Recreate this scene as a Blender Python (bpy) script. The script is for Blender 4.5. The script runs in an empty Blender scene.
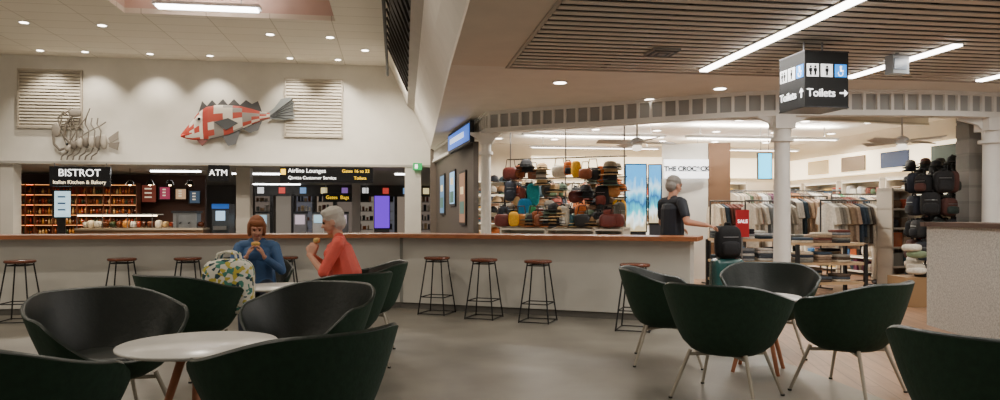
import bpy, bmesh, math, random
import numpy as np
from mathutils import Vector, Matrix
random.seed(7)
TH=math.atan(.15); CO=math.cos(TH); SI=math.sin(TH)
H=1.25; FP=720.0; HV=215.0
def W(r,f,z=0): return Vector((r*CO-f*SI, r*SI+f*CO, z))
def RF(u,v,f):
    k=(u-500)/FP; D=f/(CO-k*SI); X=k*D
    return (X*CO+D*SI, f, H-(v-HV)/FP*D)
def P(u,v,D): return Vector(((u-500)/FP*D, D, H-(v-HV)/FP*D))
def CEI(u,v,z):
    D=(z-H)*FP/(HV-v); return Vector(((u-500)/FP*D,D,z))
def lin(h):
    if isinstance(h,str):
        h=h.lstrip('#')
        if len(h)==3: h=''.join(c*2 for c in h)
        t=[int(h[i:i+2],16)/255 for i in (0,2,4)]
    else: t=h
    return tuple(((x/12.92) if x<=.04045 else ((x+.055)/1.055)**2.4) for x in t)
# ---------------- materials
def newmat(name):
    m=bpy.data.materials.new(name); m.use_nodes=True
    nt=m.node_tree; b=nt.nodes['Principled BSDF']; return m,nt,b
def attr_mat(name,rough=.5,metal=0,noise=.08,nscale=8,bump=0,sheen=0,coat=0):
    m,nt,b=newmat(name)
    a=nt.nodes.new('ShaderNodeAttribute'); a.attribute_name='Col'
    n=nt.nodes.new('ShaderNodeTexNoise'); n.inputs['Scale'].default_value=nscale; n.inputs['Detail'].default_value=4
    tc=nt.nodes.new('ShaderNodeTexCoord'); nt.links.new(tc.outputs['Object'],n.inputs['Vector'])
    mr=nt.nodes.new('ShaderNodeMapRange'); mr.inputs[3].default_value=1-noise*2; mr.inputs[4].default_value=1+noise*1.2
    mr.inputs[1].default_value=.25; mr.inputs[2].default_value=.75
    nt.links.new(n.outputs['Fac'],mr.inputs[0])
    vm=nt.nodes.new('ShaderNodeVectorMath'); vm.operation='SCALE'
    nt.links.new(a.outputs['Color'],vm.inputs[0]); nt.links.new(mr.outputs[0],vm.inputs['Scale'])
    nt.links.new(vm.outputs[0],b.inputs['Base Color'])
    b.inputs['Roughness'].default_value=rough; b.inputs['Metallic'].default_value=metal
    if sheen: b.inputs['Sheen Weight'].default_value=sheen
    if coat: b.inputs['Coat Weight'].default_value=coat
    if bump:
        bp=nt.nodes.new('ShaderNodeBump'); bp.inputs['Strength'].default_value=bump; bp.inputs['Distance'].default_value=.01
        nt.links.new(n.outputs['Fac'],bp.inputs['Height']); nt.links.new(bp.outputs[0],b.inputs['Normal'])
    return m
def emit_mat(name,strength):
    m,nt,b=newmat(name)
    a=nt.nodes.new('ShaderNodeAttribute'); a.attribute_name='Col'
    nt.links.new(a.outputs['Color'],b.inputs['Emission Color']); b.inputs['Emission Strength'].default_value=strength
    nt.links.new(a.outputs['Color'],b.inputs['Base Color'])
    return m
PAINT=attr_mat('matte_paint',.6,0,.03,3)
GLOSS=attr_mat('gloss_plastic',.25,0,.04,5)
CLOTH=attr_mat('cloth',.85,0,.12,30,.3,0)
METAL=attr_mat('metal',.35,.9,.05,10)
LEATH=attr_mat('leather',.45,0,.12,25,.25)
SKINM=attr_mat('skin_and_cloth',.65,0,.05,20)
EM1=emit_mat('lit_screen',2.0); EM4=emit_mat('lamp',14.0); EMS=emit_mat('soft_glow',1.2)
MATS=[PAINT,GLOSS,CLOTH,METAL,LEATH,EM1,EM4,EMS]
PA,GL,CL,ME,LE,E1,E4,ES=range(8)
def wood_mat(name,c1,c2,scale,rough,rot=0,planks=True):
    m,nt,b=newmat(name)
    tc=nt.nodes.new('ShaderNodeTexCoord'); mp=nt.nodes.new('ShaderNodeMapping'); mp.inputs['Rotation'].default_value=(0,0,rot)
    nt.links.new(tc.outputs['Object'],mp.inputs['Vector'])
    ns=nt.nodes.new('ShaderNodeTexNoise'); ns.inputs['Scale'].default_value=scale; ns.inputs['Detail'].default_value=6
    mp2=nt.nodes.new('ShaderNodeMapping'); mp2.inputs['Scale'].default_value=(1,10,10); nt.links.new(mp.outputs[0],mp2.inputs[0]); nt.links.new(mp2.outputs[0],ns.inputs['Vector'])
    cr=nt.nodes.new('ShaderNodeValToRGB'); cr.color_ramp.elements[0].color=(*lin(c1),1); cr.color_ramp.elements[1].color=(*lin(c2),1)
    cr.color_ramp.elements[0].position=.3; cr.color_ramp.elements[1].position=.7
    nt.links.new(ns.outputs['Fac'],cr.inputs[0])
    out=cr.outputs[0]
    if planks:
        br=nt.nodes.new('ShaderNodeTexBrick'); br.inputs['Color1'].default_value=(1,1,1,1); br.inputs['Color2'].default_value=(.78,.78,.78,1); br.inputs['Mortar'].default_value=(.3,.3,.3,1)
        br.inputs['Scale'].default_value=1; br.inputs['Brick Width'].default_value=1.4; br.inputs['Row Height'].default_value=.14; br.inputs['Mortar Size'].default_value=.004
        nt.links.new(mp.outputs[0],br.inputs['Vector'])
        mx=nt.nodes.new('ShaderNodeMix'); mx.data_type='RGBA'; mx.blend_type='MULTIPLY'; mx.inputs[0].default_value=1
        nt.links.new(out,mx.inputs[6]); nt.links.new(br.outputs[0],mx.inputs[7]); out=mx.outputs[2]
    nt.links.new(out,b.inputs['Base Color']); b.inputs['Roughness'].default_value=rough
    return m
WOODF=wood_mat('timber_floor','#8a6a50','#a88468',1.5,.32,math.pi/2+.15)
WOODT=wood_mat('timber_counter','#8a5230','#ab6c45',2,.35,0,False)
WHITEW=wood_mat('whitewashed_boards','#98958e','#cbc8bf',6,.6,0,False)
def vinyl():
    m,nt,b=newmat('grey_vinyl_floor')
    tc=nt.nodes.new('ShaderNodeTexCoord'); n=nt.nodes.new('ShaderNodeTexNoise'); n.inputs['Scale'].default_value=1.3; n.inputs['Detail'].default_value=10
    nt.links.new(tc.outputs['Object'],n.inputs['Vector'])
    cr=nt.nodes.new('ShaderNodeValToRGB'); cr.color_ramp.elements[0].color=(*lin('#6c685e'),1); cr.color_ramp.elements[1].color=(*lin('#8c877c'),1)
    cr.color_ramp.elements[0].position=.3; cr.color_ramp.elements[1].position=.7
    nt.links.new(n.outputs['Fac'],cr.inputs[0]); nt.links.new(cr.outputs[0],b.inputs['Base Color'])
    b.inputs['Roughness'].default_value=.36; return m
VINYL=vinyl()
def ceil_mat():
    m,nt,b=newmat('ceiling_panels')
    tc=nt.nodes.new('ShaderNodeTexCoord'); mp=nt.nodes.new('ShaderNodeMapping'); mp.inputs['Rotation'].default_value=(0,0,-TH)
    nt.links.new(tc.outputs['Object'],mp.inputs[0])
    br=nt.nodes.new('ShaderNodeTexBrick'); br.offset=0; br.inputs['Scale'].default_value=1; br.inputs['Brick Width'].default_value=1.2; br.inputs['Row Height'].default_value=.6
    br.inputs['Mortar Size'].default_value=.01; br.inputs['Color1'].default_value=(*lin('#eae3d5'),1); br.inputs['Color2'].default_value=(*lin('#e6decf'),1); br.inputs['Mortar'].default_value=(*lin('#c3baa9'),1)
    nt.links.new(mp.outputs[0],br.inputs['Vector']); nt.links.new(br.outputs[0],b.inputs['Base Color']); b.inputs['Roughness'].default_value=.8
    return m
CEILM=ceil_mat()
# ---------------- builder
class B:
    def __init__(s,R=False): s.v=[];s.f=[];s.c=[];s.m=[];s.s=[];s.R=R;s.M=None
    def add(s,vs,fs,col,mat=0,sm=False):
        o=len(s.v); col=lin(col)
        for p in vs:
            p=Vector(p)
            if s.M is not None: p=s.M@p
            if s.R: p=W(*p)
            s.v.append(p)
        for f in fs:
            s.f.append([i+o for i in f]); s.c.append(col); s.m.append(mat); s.s.append(sm)
    def box(s,lo,hi,col,mat=0):
        x0,y0,z0=lo;x1,y1,z1=hi
        if x0>x1:x0,x1=x1,x0
        if y0>y1:y0,y1=y1,y0
        if z0>z1:z0,z1=z1,z0
        s.add([(x0,y0,z0),(x1,y0,z0),(x1,y1,z0),(x0,y1,z0),(x0,y0,z1),(x1,y0,z1),(x1,y1,z1),(x0,y1,z1)],
         [(0,3,2,1),(4,5,6,7),(0,1,5,4),(1,2,6,5),(2,3,7,6),(3,0,4,7)],col,mat)
    def cbox(s,c,sz,col,mat=0,rz=0,rx=0,ry=0):
        M=Matrix.Translation(c)@Matrix.Rotation(rz,4,'Z')@Matrix.Rotation(ry,4,'Y')@Matrix.Rotation(rx,4,'X')
        x,y,z=[a/2 for a in sz]
        vs=[M@Vector(p) for p in [(-x,-y,-z),(x,-y,-z),(x,y,-z),(-x,y,-z),(-x,-y,z),(x,-y,z),(x,y,z),(-x,y,z)]]
        s.add(vs,[(0,3,2,1),(4,5,6,7),(0,1,5,4),(1,2,6,5),(2,3,7,6),(3,0,4,7)],col,mat)
    def cyl(s,p0,p1,r0,r1=None,col='#fff',mat=0,n=12,sm=True):
        if r1 is None:r1=r0
        p0=Vector(p0);p1=Vector(p1); d=(p1-p0).normalized()
        a=d.orthogonal().normalized(); b=d.cross(a)
        vs=[];
        for p,r in((p0,r0),(p1,r1)):
            for i in range(n):
                t=2*math.pi*i/n; vs.append(p+a*r*math.cos(t)+b*r*math.sin(t))
        s.add(vs,[(i,(i+1)%n,n+(i+1)%n,n+i) for i in range(n)],col,mat,sm)
        s.add(vs,[tuple(range(n-1,-1,-1)),tuple(range(n,2*n))],col,mat)
    def tube(s,pts,r,col,mat=0,n=8):
        for a,b in zip(pts[:-1],pts[1:]): s.cyl(a,b,r,r,col,mat,n)
    def lathe(s,c,prof,col,mat=0,n=20):
        c=Vector(c); vs=[]
        for r,z in prof:
            for i in range(n):
                t=2*math.pi*i/n; vs.append(c+Vector((r*math.cos(t),r*math.sin(t),z)))
        fs=[]
        for k in range(len(prof)-1):
            for i in range(n): fs.append((k*n+i,k*n+(i+1)%n,(k+1)*n+(i+1)%n,(k+1)*n+i))
        s.add(vs,fs,col,mat,True)
    def sup(s,c,sz,col,mat=0,e=.5,rz=0,nu=16,nv=10,rx=0):
        def sp(x,e): return math.copysign(abs(x)**e,x)
        M=Matrix.Translation(c)@Matrix.Rotation(rz,4,'Z')@Matrix.Rotation(rx,4,'X')
        vs=[];fs=[]
        for j in range(nv+1):
            ph=-math.pi/2+math.pi*j/nv
            for i in range(nu):
                t=2*math.pi*i/nu
                vs.append(M@Vector((sz[0]/2*sp(math.cos(ph),e)*sp(math.cos(t),e),sz[1]/2*sp(math.cos(ph),e)*sp(math.sin(t),e),sz[2]/2*sp(math.sin(ph),e))))
        for j in range(nv):
            for i in range(nu): fs.append((j*nu+i,j*nu+(i+1)%nu,(j+1)*nu+(i+1)%nu,(j+1)*nu+i))
        s.add(vs,fs,col,mat,True)
    def prism(s,pts,off,col,mat=0):
        off=Vector(off); n=len(pts); vs=[Vector(p) for p in pts]+[Vector(p)+off for p in pts]
        s.add(vs,[tuple(range(n)),tuple(range(2*n-1,n-1,-1))]+[(i,n+i,n+(i+1)%n,(i+1)%n) for i in range(n)],col,mat)
    def sweep(s,pts,o0,o1,z0,z1,col,mat=0):
        P2=[Vector((p[0],p[1])) for p in pts]; N=[]
        for i in range(len(P2)):
            a=P2[max(i-1,0)];b=P2[min(i+1,len(P2)-1)]; 
            if 0<i<len(P2)-1:
                d1=(P2[i]-a).normalized();d2=(b-P2[i]).normalized(); d=(d1+d2).normalized(); n=Vector((-d.y,d.x))/max(.3,(d.dot(d1)))
            else: d=(b-a).normalized(); n=Vector((-d.y,d.x))
            N.append(n)
        vs=[]
        for p,n in zip(P2,N):
            for o,z in((o0,z0),(o1,z0),(o1,z1),(o0,z1)): q=p+n*o; vs.append((q.x,q.y,z))
        fs=[]
        for i in range(len(P2)-1):
            for k in range(4): fs.append((4*i+k,4*(i+1)+k,4*(i+1)+(k+1)%4,4*i+(k+1)%4)[::-1])
        fs.append((0,1,2,3)); L=4*(len(P2)-1); fs.append((L+3,L+2,L+1,L))
        s.add(vs,fs,col,mat)
    def mesh(s,name,mats=None):
        me=bpy.data.meshes.new(name); me.from_pydata([tuple(p) for p in s.v],[],s.f)
        for m in (mats or MATS): me.materials.append(m)
        me.polygons.foreach_set('material_index',s.m); me.polygons.foreach_set('use_smooth',s.s)
        at=me.color_attributes.new('Col','FLOAT_COLOR','CORNER')
        arr=[]
        for f,c in zip(s.f,s.c):
            for _ in f: arr+= [c[0],c[1],c[2],1.0]
        at.data.foreach_set('color',arr); me.update(); return me
    def build(s,name,mats=None,origin=True,bevel=0):
        if origin and s.v:
            lo=[min(p[i] for p in s.v) for i in range(3)]; hi=[max(p[i] for p in s.v) for i in range(3)]
            o=Vector(((lo[0]+hi[0])/2,(lo[1]+hi[1])/2,lo[2]))
        else: o=Vector((0,0,0))
        s.v=[p-o for p in s.v]
        ob=bpy.data.objects.new(name,s.mesh(name,mats)); ob.location=o
        bpy.context.scene.collection.objects.link(ob)
        if bevel:
            md=ob.modifiers.new('bevel','BEVEL'); md.width=bevel; md.segments=2; md.limit_method='ANGLE'
        return ob
def text(body,parent,loc,size,col,mat=E1,rz=TH,align='LEFT',bold=.0):
    cu=bpy.data.curves.new('lettering','FONT'); cu.body=body; cu.size=size; cu.align_x=align; cu.align_y='CENTER'; cu.extrude=.003; cu.offset=bold
    key='txt_'+col
    m=bpy.data.materials.get(key)
    if not m:
        m,nt,b=newmat(key); b.inputs['Base Color'].default_value=(*lin(col),1); b.inputs['Emission Color'].default_value=(*lin(col),1); b.inputs['Emission Strength'].default_value=1.6 if col!='#101418' else 0
    cu.materials.append(m)
    ob=bpy.data.objects.new('lettering',cu); bpy.context.scene.collection.objects.link(ob)
    ob.rotation_euler=(math.pi/2,0,rz); ob.location=Vector(loc)-parent.location; ob.parent=parent
    return ob
WARM=(1,.9,.76)
def spot(loc,power,ang=120,col=WARM,target=None,rad=.05,blend=.6):
    l=bpy.data.lights.new('spot','SPOT'); l.energy=power; l.spot_size=math.radians(ang); l.spot_blend=blend; l.color=col; l.shadow_soft_size=rad
    o=bpy.data.objects.new('downlight_lamp',l); o.location=loc; bpy.context.scene.collection.objects.link(o)
    if target is not None: o.rotation_euler=(Vector(target)-Vector(loc)).to_track_quat('-Z','Y').to_euler()
def area(loc,sx,sy,power,col=(1,.95,.88),rz=TH,name='linear_and_fill_lamp',up=False):
    l=bpy.data.lights.new(name,'AREA'); l.shape='RECTANGLE'; l.size=sx;l.size_y=sy; l.energy=power; l.color=col
    o=bpy.data.objects.new(name,l); o.location=loc; o.rotation_euler=(math.pi if up else 0,0,rz); bpy.context.scene.collection.objects.link(o)
# ---------------- room shell
CH=5.15
b=B(True); b.box((-17,-3,-.1),(3.3,33,0),'#888'); b.build('floor',[VINYL]*8,False)
b=B(True); b.box((3.3,-3,-.1),(10.2,18,0),'#888'); b.build('floor',[WOODF]*8,False)
b=B(True)
b.box((-17,-3,CH),(-5.1,19.1,CH+.1),'#ccc'); b.box((-1.13,-3,CH),(-.04,19.1,CH+.1),'#ccc'); b.box((-5.1,14.8,CH),(-1.13,19.1,CH+.1),'#ccc'); b.box((-5.1,-3,CH),(-1.13,10,CH+.1),'#ccc')
b.build('ceiling',[CEILM]*8,False)
b=B(True)
t='#d8bcae'
b.box((-5.2,9.9,CH+.4),(-1.03,14.9,CH+.5),t); b.box((-5.2,14.8,CH+.1),(-1.03,14.9,CH+.4),t);b.box((-5.2,9.9,CH+.1),(-1.03,10,CH+.4),t);b.box((-5.2,10,CH+.1),(-5.1,14.8,CH+.4),t);b.box((-1.13,10,CH+.1),(-1.03,14.8,CH+.4),t)
b.build('ceiling_tray',None,False)
b=B(True); b.box((-4.3,14.0,CH-.06),(-2.5,14.22,CH-.02),'#ffffff',E4); b.box((-4.35,13.97,CH-.02),(-2.45,14.25,CH+.04),'#dddddd')
for r in(-4,-2.8): b.cyl((r,14.1,CH),(r,14.1,CH+.4),.01,.01,'#888888',ME)
b.build('linear_pendant_light')
area(W(-3.4,14.1,CH+.06),1.7,.2,35,up=True)  # upward fill lamp added above the pendant to brighten the tray
b=B(True)
def q(b,p,col,mat=0): b.add(p,[(0,1,2,3)],col,mat)
wf='#e4ded3'
q(b,[(.45,-3,3.0),(1.0,19.1,3.0),(.57,19.1,4.0),(.2,-3,4.0)],wf)
q(b,[(.2,-3,4.0),(.57,19.1,4.0),(.4,19.1,4.12),(.05,-3,4.12)],'#a59f95')
b.build('wall_bulkhead',None,False)
b=B(True)
q(b,[(.05,-3,4.12),(.4,17.3,4.12),(-.06,17.3,CH),(-.06,-3,CH)],'#1d1c1b')
for i in range(34):
    f=-2.5+i*.6
    if f<17.2:
        x0=.05+.35*(f+3)/20.3
        b.prism([(x0-.02,f,4.12),(x0-.02,f+.05,4.12),(-.09,f+.05,CH),(-.09,f,CH)],(-.03,0,-.03),'#242220')
b.tube([(-.2,-3,4.55),(-.1,17.2,4.55)],.03,'#3a3835',PA)
b.build('wall_grille',None,False)
b=B(True); q(b,[(.4,17.3,4.12),(.4,19.1,4.12),(-.06,19.1,CH),(-.06,17.3,CH)],wf); b.build('wall_bulkhead_end',None,False)
# low ceiling
b=B(True)
def pz(b,pts,z0,z1,col): b.prism([(x,y,z0) for x,y in pts],(0,0,z1-z0),col)
lc='#dfd3c2'
pz(b,[(.45,-3),(1.37,-3),(1.37,8.39),(.68,8.39)],3.0,3.08,lc)
pz(b,[(.68,8.39),(10.2,8.39),(10.2,19.1),(1.0,19.1)],3.0,3.08,'#e8e1d5')
b.box((1.33,-3,2.985),(1.37,8.43,3.03),'#b7ac9e'); b.box((1.37,8.39,2.985),(10.2,8.43,3.03),'#b7ac9e')
b.build('ceiling',None,False)
b=B(True)
b.box((1.37,-3,3.2),(10.2,8.39,3.25),'#26221f')
b.box((1.36,-3,3.05),(1.375,8.39,3.25),'#26221f');b.box((1.37,8.38,3.08),(10.2,8.40,3.25),'#26221f')
f=-1.5
while f<8.33:
    b.box((1.38,f,2.99),(10.2,f+.085,2.998),'#d8cfc0'); f+=.16
for r in (2.5,4.5,6.5,8.5): b.box((r-.02,-3,3.0),(r+.02,8.38,3.03),'#26221f')
b.build('ceiling_slats',None,False)
LB=((3.67,1.2,3.6),(3.67,4.6,8.12),(5.65,6.5,8.25),(5.65,2.5,5.2),(7.43,5.5,8.2))
b=B(True)
for r,f0,f1 in LB:
    b.box((r-.05,f0,2.955),(r+.05,f1,2.985),'#fff8f0',E4)
    b.box((r-.06,f0-.01,2.975),(r+.06,f1+.01,2.988),'#cccccc')
b.build('linear_ceiling_lights')
for r,f0,f1 in LB: area(W(r,(f0+f1)/2,2.95),.1,f1-f0,18*(f1-f0))
WB=2.51
b=B(True); b.box((-17,19.1,WB),(1.0,19.3,CH),'#ddd8cd'); b.box((-17,19.08,WB),(1.0,19.1,WB+.06),'#a5a199'); b.build('wall_back',None,False)
b=B(True); b.box((-17,19.3,WB),(3.5,32,WB+.1),'#8a847c'); b.build('ceiling_concourse',None,False)
b=B(True); b.box((-17,32,0),(3.5,32.2,WB),'#5a544e'); b.build('wall_concourse',None,False)
b=B(True); b.box((1.0,19.1,0),(10.2,19.3,3.0),'#6a5f55'); b.build('wall_far',None,False)
b=B(True)
for u0,u1,v,f in((232,282,0,22.5),(150,200,0,21.5),(395,405,0,22),(300,345,0,27),(60,110,0,27),(405,412,0,26),(250,300,0,30)):
    r0=RF(u0,0,f)[0]; r1=RF(u1,0,f)[0]; b.box((r0,f,WB-.04),(r1,f+.12,WB-.005),'#ffffff',E4)
b.build('concourse_linear_lights')
def louvre(u0,u1,v0,v1):
    f=19.04; r0,_,z1=RF(u0,v0,f); r1,_,z0=RF(u1,v1,f); b=B(True)
    b.box((r0,19.07,z0),(r1,19.1,z1),'#8f8778')
    n=18
    for i in range(n):
        z=z0+(z1-z0)*(i+.5)/n; h=(z1-z0)/n
        b.prism([(r0+.03,19.07,z-h*.25),(r0+.03,19.07,z+h*.42),(r0+.03,19.045,z-h*.33)],(r1-r0-.06,0,0),'#c8bfae')
    for a,c in((r0,r0+.04),(r1-.04,r1)): b.box((a,19.03,z0),(c,19.08,z1),'#b5ab9b')
    b.box((r0,19.03,z0-.02),(r1,19.08,z0+.03),'#b5ab9b'); b.box((r0,19.03,z1-.03),(r1,19.08,z1+.02),'#b5ab9b')
    b.build('louvre_vent')
louvre(17,82,69,128); louvre(284,343,79,137)
# fish sculpture
b=B(True); F0=18.93
def wp(u,v,f=F0): return RF(u,v,f)
top=[(181,134),(186,128),(192,121),(198,113),(206,107),(216,105),(228,105),(240,106),(252,109),(262,112),(270,113)]
bot=[(181,137),(187,139),(193,140),(199,140),(207,140),(217,138),(229,135),(241,130),(252,125),(262,121),(270,119)]
def dens(L,k=5):
    o=[]
    for a,c in zip(L[:-1],L[1:]):
        for j in range(k): t=j/k; o.append((a[0]+(c[0]-a[0])*t,a[1]+(c[1]-a[1])*t))
    return o+[L[-1]]
top=dens(top);bot=dens(bot)
rings=[]; n=40
for (u,v),(u2,v2) in zip(top,bot):
    a=Vector(wp(u,v)); c=Vector(wp(u2,v2)); m=(a+c)/2; hh=(a-c)/2; th=min(.08,.5*hh.length)
    rings.append([m+hh*math.cos(2*math.pi*i/n)+Vector((0,th*math.sin(2*math.pi*i/n),0)) for i in range(n)])
patch={}
for k in range(len(rings)-1):
    for i in range(n):
        edge=(i%(n//2) in(0,1,n//2-1)); key=(k//4,i//3)
        if key not in patch: patch[key]=random.random()
        h=patch[key]
        if k<4: cc='#b83c2c'
        elif k<18: cc='#b8402f' if h<.35 else '#ddd5c8'
        elif k<21: cc='#a83a30'
        else: cc='#a84436' if h<.3 else ('#cfc6b8' if h<.6 else '#8c8680')
        if edge: cc='#4a4848' if k>=18 else '#9a3a30'
        b.add([rings[k][i],rings[k][(i+1)%n],rings[k+1][(i+1)%n],rings[k+1][i]],[(0,1,2,3)],cc,0)
b.add(rings[0],[tuple(range(n))],'#a8382c'); 
def flat(pts,col,t=.03,f=F0): b.prism([wp(u,v,f) for u,v in pts],(0,t,0),col)
flat([(266,114),(274,108),(281,99),(290,97),(294,103),(293,110),(295,118),(284,120),(275,119),(266,119)],'#8f9494')
for i in range(6): 
    a=wp(270,116,F0-.02); c=wp(293,99+i*4,F0-.02); b.cyl(a,c,.012,.012,'#4c4e50',0,6)
flat([(198,114),(202,101),(207,106),(212,100),(217,105),(223,99),(228,105),(234,99),(240,105),(246,100),(252,104),(258,101),(262,112),(230,107)],'#565556')
flat([(222,136),(228,146),(236,144),(240,131)],'#5f6062'); flat([(243,129),(250,133),(258,130),(262,121)],'#5f6062')
flat([(214,122),(228,118),(238,123),(226,130)],'#484a4c',.03,F0-.1)
flat([(196,139),(202,146),(208,140)],'#7b4a46')
b.sup(wp(199,119,F0-.07),(.16,.06,.16),'#e8e2d8',GL,1); b.sup(wp(199,119,F0-.1),(.08,.05,.08),'#111111',GL,1)
b.cyl(wp(181,136,F0-.03),wp(192,133,F0-.07),.03,.02,'#c23a2c')
b.build('fish_wall_sculpture')
# crayfish sculpture
b=B(True); cc='#6d655a'
def tp(pts,r,f=18.95,col=cc): b.tube([wp(u,v,f) for u,v in pts],r,col,0,6)
body=[(104,142),(98,142),(92,142),(86,142),(80,143),(74,145),(68,148)]
for i,(u,v) in enumerate(body):
    b.sup(wp(u,v,18.92),(.15,.16,.36-.03*i),['#a59d91','#6d655b'][i%2],0,.9)
flat([(108,138),(118,131),(118,139),(110,143)],'#8a8277',.04); flat([(108,143),(119,142),(117,150),(109,147)],'#756d62',.04)
for i in range(6):
    u=70+i*6
    tp([(u,146),(u-3,153),(u-8,156),(u-9,160)],.018); tp([(u,140),(u+1,131),(u-3,124),(u-2,118)],.016)
tp([(68,147),(60,150),(54,144),(53,134)],.03); b.sup(wp(56,130,18.95),(.2,.07,.34),'#8a8277',0,.8); 
tp([(70,143),(64,136),(66,124),(72,116)],.03); b.sup(wp(75,113,18.95),(.3,.07,.2),'#8a8277',0,.8)
tp([(67,146),(60,128),(62,115),(73,108)],.015); tp([(67,147),(78,128),(86,118),(90,108)],.015); tp([(67,146),(88,132),(100,126),(106,122)],.015)
tp([(58,118),(64,112),(72,118),(70,126),(60,126),(58,118)],.02)
b.sup(wp(67,144,18.85),(.07,.07,.07),'#111111',GL,1)
b.build('crayfish_wall_sculpture')
# downlights
b=B()
def dl(p,r=.075):
    b.cyl(p+Vector((0,0,-.012)),p+Vector((0,0,.01)),r*1.3,r*1.3,'#dddddd',0,16); b.cyl(p+Vector((0,0,-.016)),p+Vector((0,0,-.004)),r,r,'#fff4e4',E4,16)
HL=[(24,22),(102,25),(270,34),(330,37),(365,50)]
WL=[(85,58),(150,60),(40,57),(290,67),(338,67),(210,64)]
for u,v in HL: dl(CEI(u,v,CH),.08)
for u,v in WL:
    r=RF(u,v,18.45)[0]; dl(W(r,18.45,CH),.07)
for u,v in((560,82),(650,99),(720,88)): dl(CEI(u,v,3.0),.08)
SL=[]
for f in (12.4,14.2,16.2):
    for r in (2.4,3.7,5.0,6.3,7.6,8.9): SL.append(W(r+(.4 if f==14.2 else 0),f,3.0))
for p in SL: dl(p,.075)
b.build('recessed_downlights')
for u,v in HL: p=CEI(u,v,CH); spot(p-Vector((0,0,.05)),430,150)
for rr in(-9,-5.5,-2):
    for ff in(3,8): spot(W(rr,ff,CH-.05),200,150)
for u,v in WL:
    r=RF(u,v,18.45)[0]; spot(W(r,18.45,CH-.06),150,92,target=W(r,18.95,3.2),blend=.8)
p=CEI(560,82,3.0); spot(p-Vector((0,0,.05)),70,140)
for i,pp in enumerate(SL): spot(pp-Vector((0,0,.05)),115,160,(1,.94,.85))
for r in(-12,-8,-4,-1):
    spot(W(r,21.5,WB-.06),45,160,(1,.92,.82))
    spot(W(r,27,WB-.06),90,160,(1,.95,.9))
b=B(True)
TR=[(2.4,5.2,13.2),(5.6,8.8,13.2),(3.0,6.0,15.6),(6.6,9.4,15.6)]
for r0,r1,f in TR:
    b.box((r0,f-.04,2.74),(r1,f+.04,2.79),'#e8e8e8'); b.box((r0+.05,f-.03,2.735),(r1-.05,f+.03,2.74),'#fffaf0',E4)
    for r in(r0+.3,r1-.3): b.cyl((r,f,2.79),(r,f,2.999),.006,.006,'#aaaaaa',ME,6)
b.build('suspended_track_lights')
for r0,r1,f in TR: area(W((r0+r1)/2,f,2.80),r1-r0-.2,.07,40*(r1-r0),up=True)  # upward fill lamps added along the tracks to brighten the shop ceiling
# ---------------- counter
CPT=[tuple(W(-14,9.75))[:2],(-1.34,9.66),(2.19,8.30)]
b=B()
b.sweep(CPT,0,.42,0.08,.95,'#c6c3ba'); b.sweep(CPT,.03,.40,0,.08,'#6b6862')
b.sweep([CPT[1],(-1.3,9.645)],-.006,0,.08,.95,'#8c8c86')
co=b.build('bar_counter',None,True,.004)
b=B(); b.sweep(CPT,-.16,.52,.95,1.0,'#8a5a3c'); b.sweep([CPT[2],(2.28,8.265)],-.16,.52,.95,1.0,'#8a5a3c')
ct=b.build('timber_top',[WOODT]*8); ct.location-=co.location; ct.parent=co
b=B(); pw=[(4.55,5.2),(4.72,6.77),(4.86,8.2)]
b.sweep(pw[::-1],0,.5,0,1.12,'#bdb8ae')
pr=b.build('wall_partition',[WHITEW]*8)
b=B(); b.sweep(pw[::-1],-.03,.53,1.12,1.17,'#4a3428'); b.cbox((5.1,8.22,1.145),(.56,.08,.05),'#4a3428',0,0)
pc=b.build('cap_rail',None); pc.location-=pr.location; pc.parent=pr
# ---------------- colonnade beam
ctrl=[(-1.75,19.0),(-.95,15.6),(-.22,12.2),(.6,11.72),(1.56,11.25),(2.92,10.5),(3.92,10.12),(5.6,10.08),(7.15,10.3),(9,10.8)]
def cat(ctrl,n=6):
    out=[]
    for i in range(len(ctrl)-1):
        p0=Vector(ctrl[max(i-1,0)]);p1=Vector(ctrl[i]);p2=Vector(ctrl[i+1]);p3=Vector(ctrl[min(i+2,len(ctrl)-1)])
        for k in range(n):
            t=k/n; out.append(.5*((2*p1)+(-p0+p2)*t+(2*p0-5*p1+4*p2-p3)*t*t+(-p0+3*p1-3*p2+p3)*t**3))
    out.append(Vector(ctrl[-1])); return out
bm=[Vector(ctrl[0]),Vector(ctrl[1])]+cat(ctrl[2:],8)
wc='#e8e5de'
b=B()
b.sweep(bm,0,.12,2.95,3.0,wc); b.sweep(bm,-.02,.14,2.66,2.72,wc); b.sweep(bm,-.04,.16,2.64,2.665,wc); b.sweep(bm,-.03,0,2.975,3.0,wc)
b.sweep(bm,.05,.07,2.72,2.95,'#a5a6a3')
L=0;nx=0
for a,c in zip(bm[:-1],bm[1:]):
    d=(c-a); l=d.length; dn=d/l
    while nx<L+l:
        p=a+dn*(nx-L); ang=math.atan2(dn.y,dn.x); nrm=Vector((-dn.y,dn.x)); p2=p+nrm*.03
        b.cbox((p2.x,p2.y,2.835),(.04,.05,.23),wc,0,ang); nx+=.2
    L+=l
b.build('colonnade_beam')
b=B(); arc=cat([(.2,13.5),(1.6,12.4),(3.3,11.9),(5.2,11.9),(7.5,12.6)],8); b.sweep(arc,0,.1,2.84,3.0,'#e5e0d6'); b.sweep(arc,-.02,.12,2.82,2.85,'#c8c3b8'); b.build('trim_shop_arc')
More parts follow.
